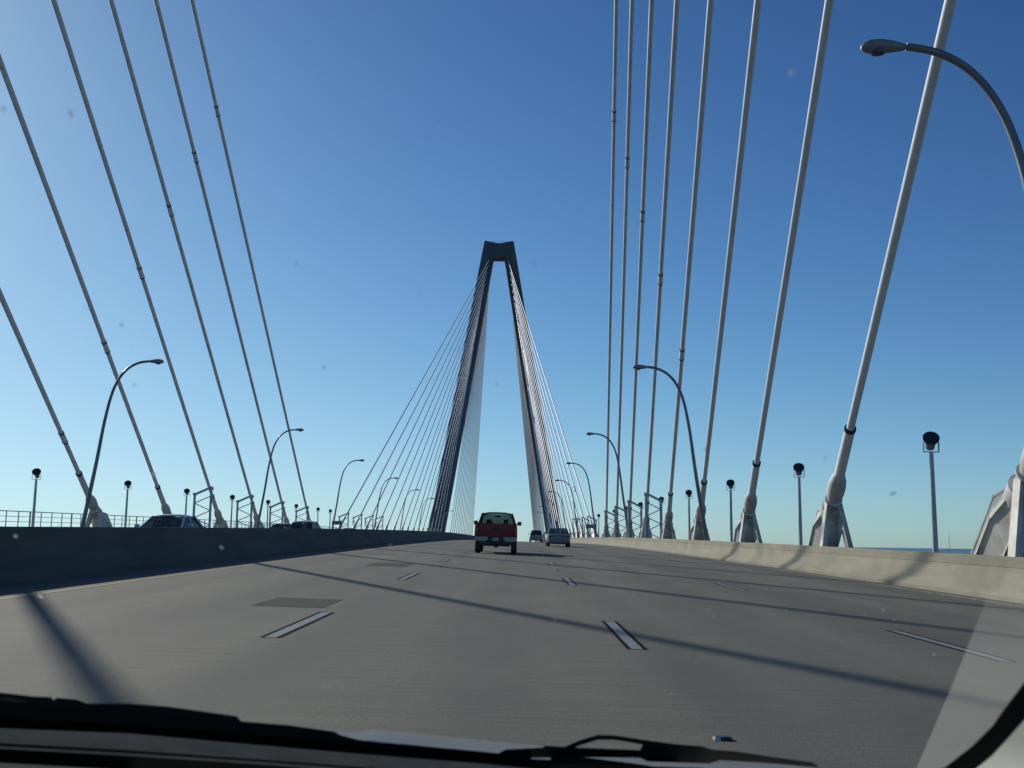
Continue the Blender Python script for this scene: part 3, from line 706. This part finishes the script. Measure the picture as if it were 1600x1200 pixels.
# added translucent sheet that stands in for a pale reflection in the windscreen's corner
veil = bpy.data.materials.new('reflection_veil'); veil.use_nodes = True; nt = veil.node_tree; nt.nodes.clear()
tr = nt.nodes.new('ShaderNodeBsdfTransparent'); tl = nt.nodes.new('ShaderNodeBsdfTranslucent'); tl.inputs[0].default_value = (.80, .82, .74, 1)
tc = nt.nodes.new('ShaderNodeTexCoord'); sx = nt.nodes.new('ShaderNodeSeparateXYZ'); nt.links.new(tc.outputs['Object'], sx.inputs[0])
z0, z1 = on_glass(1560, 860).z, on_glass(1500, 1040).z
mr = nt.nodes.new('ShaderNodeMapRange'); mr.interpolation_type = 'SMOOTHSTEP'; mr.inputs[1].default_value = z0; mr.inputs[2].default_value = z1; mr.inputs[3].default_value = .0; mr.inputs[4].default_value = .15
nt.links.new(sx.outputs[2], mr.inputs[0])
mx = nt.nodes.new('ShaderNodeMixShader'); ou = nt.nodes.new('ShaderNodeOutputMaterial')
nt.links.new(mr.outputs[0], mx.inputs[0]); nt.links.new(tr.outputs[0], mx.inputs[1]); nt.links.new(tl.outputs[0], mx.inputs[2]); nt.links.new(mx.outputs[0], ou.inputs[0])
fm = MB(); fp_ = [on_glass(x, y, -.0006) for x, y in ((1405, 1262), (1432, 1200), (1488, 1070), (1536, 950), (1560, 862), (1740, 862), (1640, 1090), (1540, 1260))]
fm.add(fp_, [tuple(range(8))]); tag(fm.build('reflection_veil', veil, own), kind='stuff')
mb = MB()
def speck(px, py, r, ar=1.0, ang=0.0, mi=0):
    c = on_glass(px, py, -.001); k = 7; u = Vector((1, 0, 0)); v = GN.cross(u); pts = []
    s_ = (c-EYE).length/FPX
    for i in range(k):
        a = 2*math.pi*i/k; x = r*ar*math.cos(a)*(.8+.4*rnd.random()); y = r*math.sin(a)*(.8+.4*rnd.random())
        x, y = x*math.cos(ang)-y*math.sin(ang), x*math.sin(ang)+y*math.cos(ang)
        pts.append(c+(u*x+v*y*1.3)*s_)
    mb.prism(pts, GN*.0004, mi)
for px, py, r, ar, an, mi in ((110, 178, 3.0, 1.6, 1.9, 1), (5, 172, 2.2, 1.5, 1.6, 1), (506, 575, 1.8, 1, 0, 0), (464, 412, 1.2, 1, 0, 0), (1236, 114, 2.4, 1.5, .9, 1), (190, 508, 1.5, 1.4, .3, 0),
                              (1104, 702, 1.3, 3, -1.1, 0), (776, 602, 1.1, 1, 0, 0), (240, 742, 2.2, 1.8, 1.3, 1), (210, 602, 1.1, 1.6, .8, 0), (24, 838, 1.8, 1.4, .6, 1), (346, 856, 1.4, 2.6, 1.3, 1), (610, 852, 1.2, 2, 1.3, 1),
                              (92, 822, 1.3, 1, 0, 1), (63, 932, 2.2, 1.8, 1.2, 1), (1395, 772, 1.0, 4, -.7, 0), (1290, 716, 1.1, 1, 0, 0), (835, 412, 1.0, 1, 0, 0), (686, 190, 1.2, 1, 0, 1)):
    speck(px, py, r, ar, an, mi)
for i in range(34):
    speck(rnd.uniform(0, 1500), rnd.uniform(900, 1110), rnd.uniform(.5, .95), 1.3, rnd.random()*3, 1)
for i in range(8):
    speck(rnd.uniform(0, 1600), rnd.uniform(300, 860), rnd.uniform(.5, .8), 1.5, rnd.random()*3, 0)
pale = bpy.data.materials.new('pale_dirt'); pale.use_nodes = True; nt = pale.node_tree; nt.nodes.clear()
tr = nt.nodes.new('ShaderNodeBsdfTranslucent'); tr.inputs[0].default_value = (.8, .8, .8, 1); ou = nt.nodes.new('ShaderNodeOutputMaterial'); nt.links.new(tr.outputs[0], ou.inputs[0])
tag(mb.build('dirt_specks', [mat('dark_dirt', (.10, .11, .12), .9), pale], own), kind='stuff')
print('objects', len(bpy.data.objects))
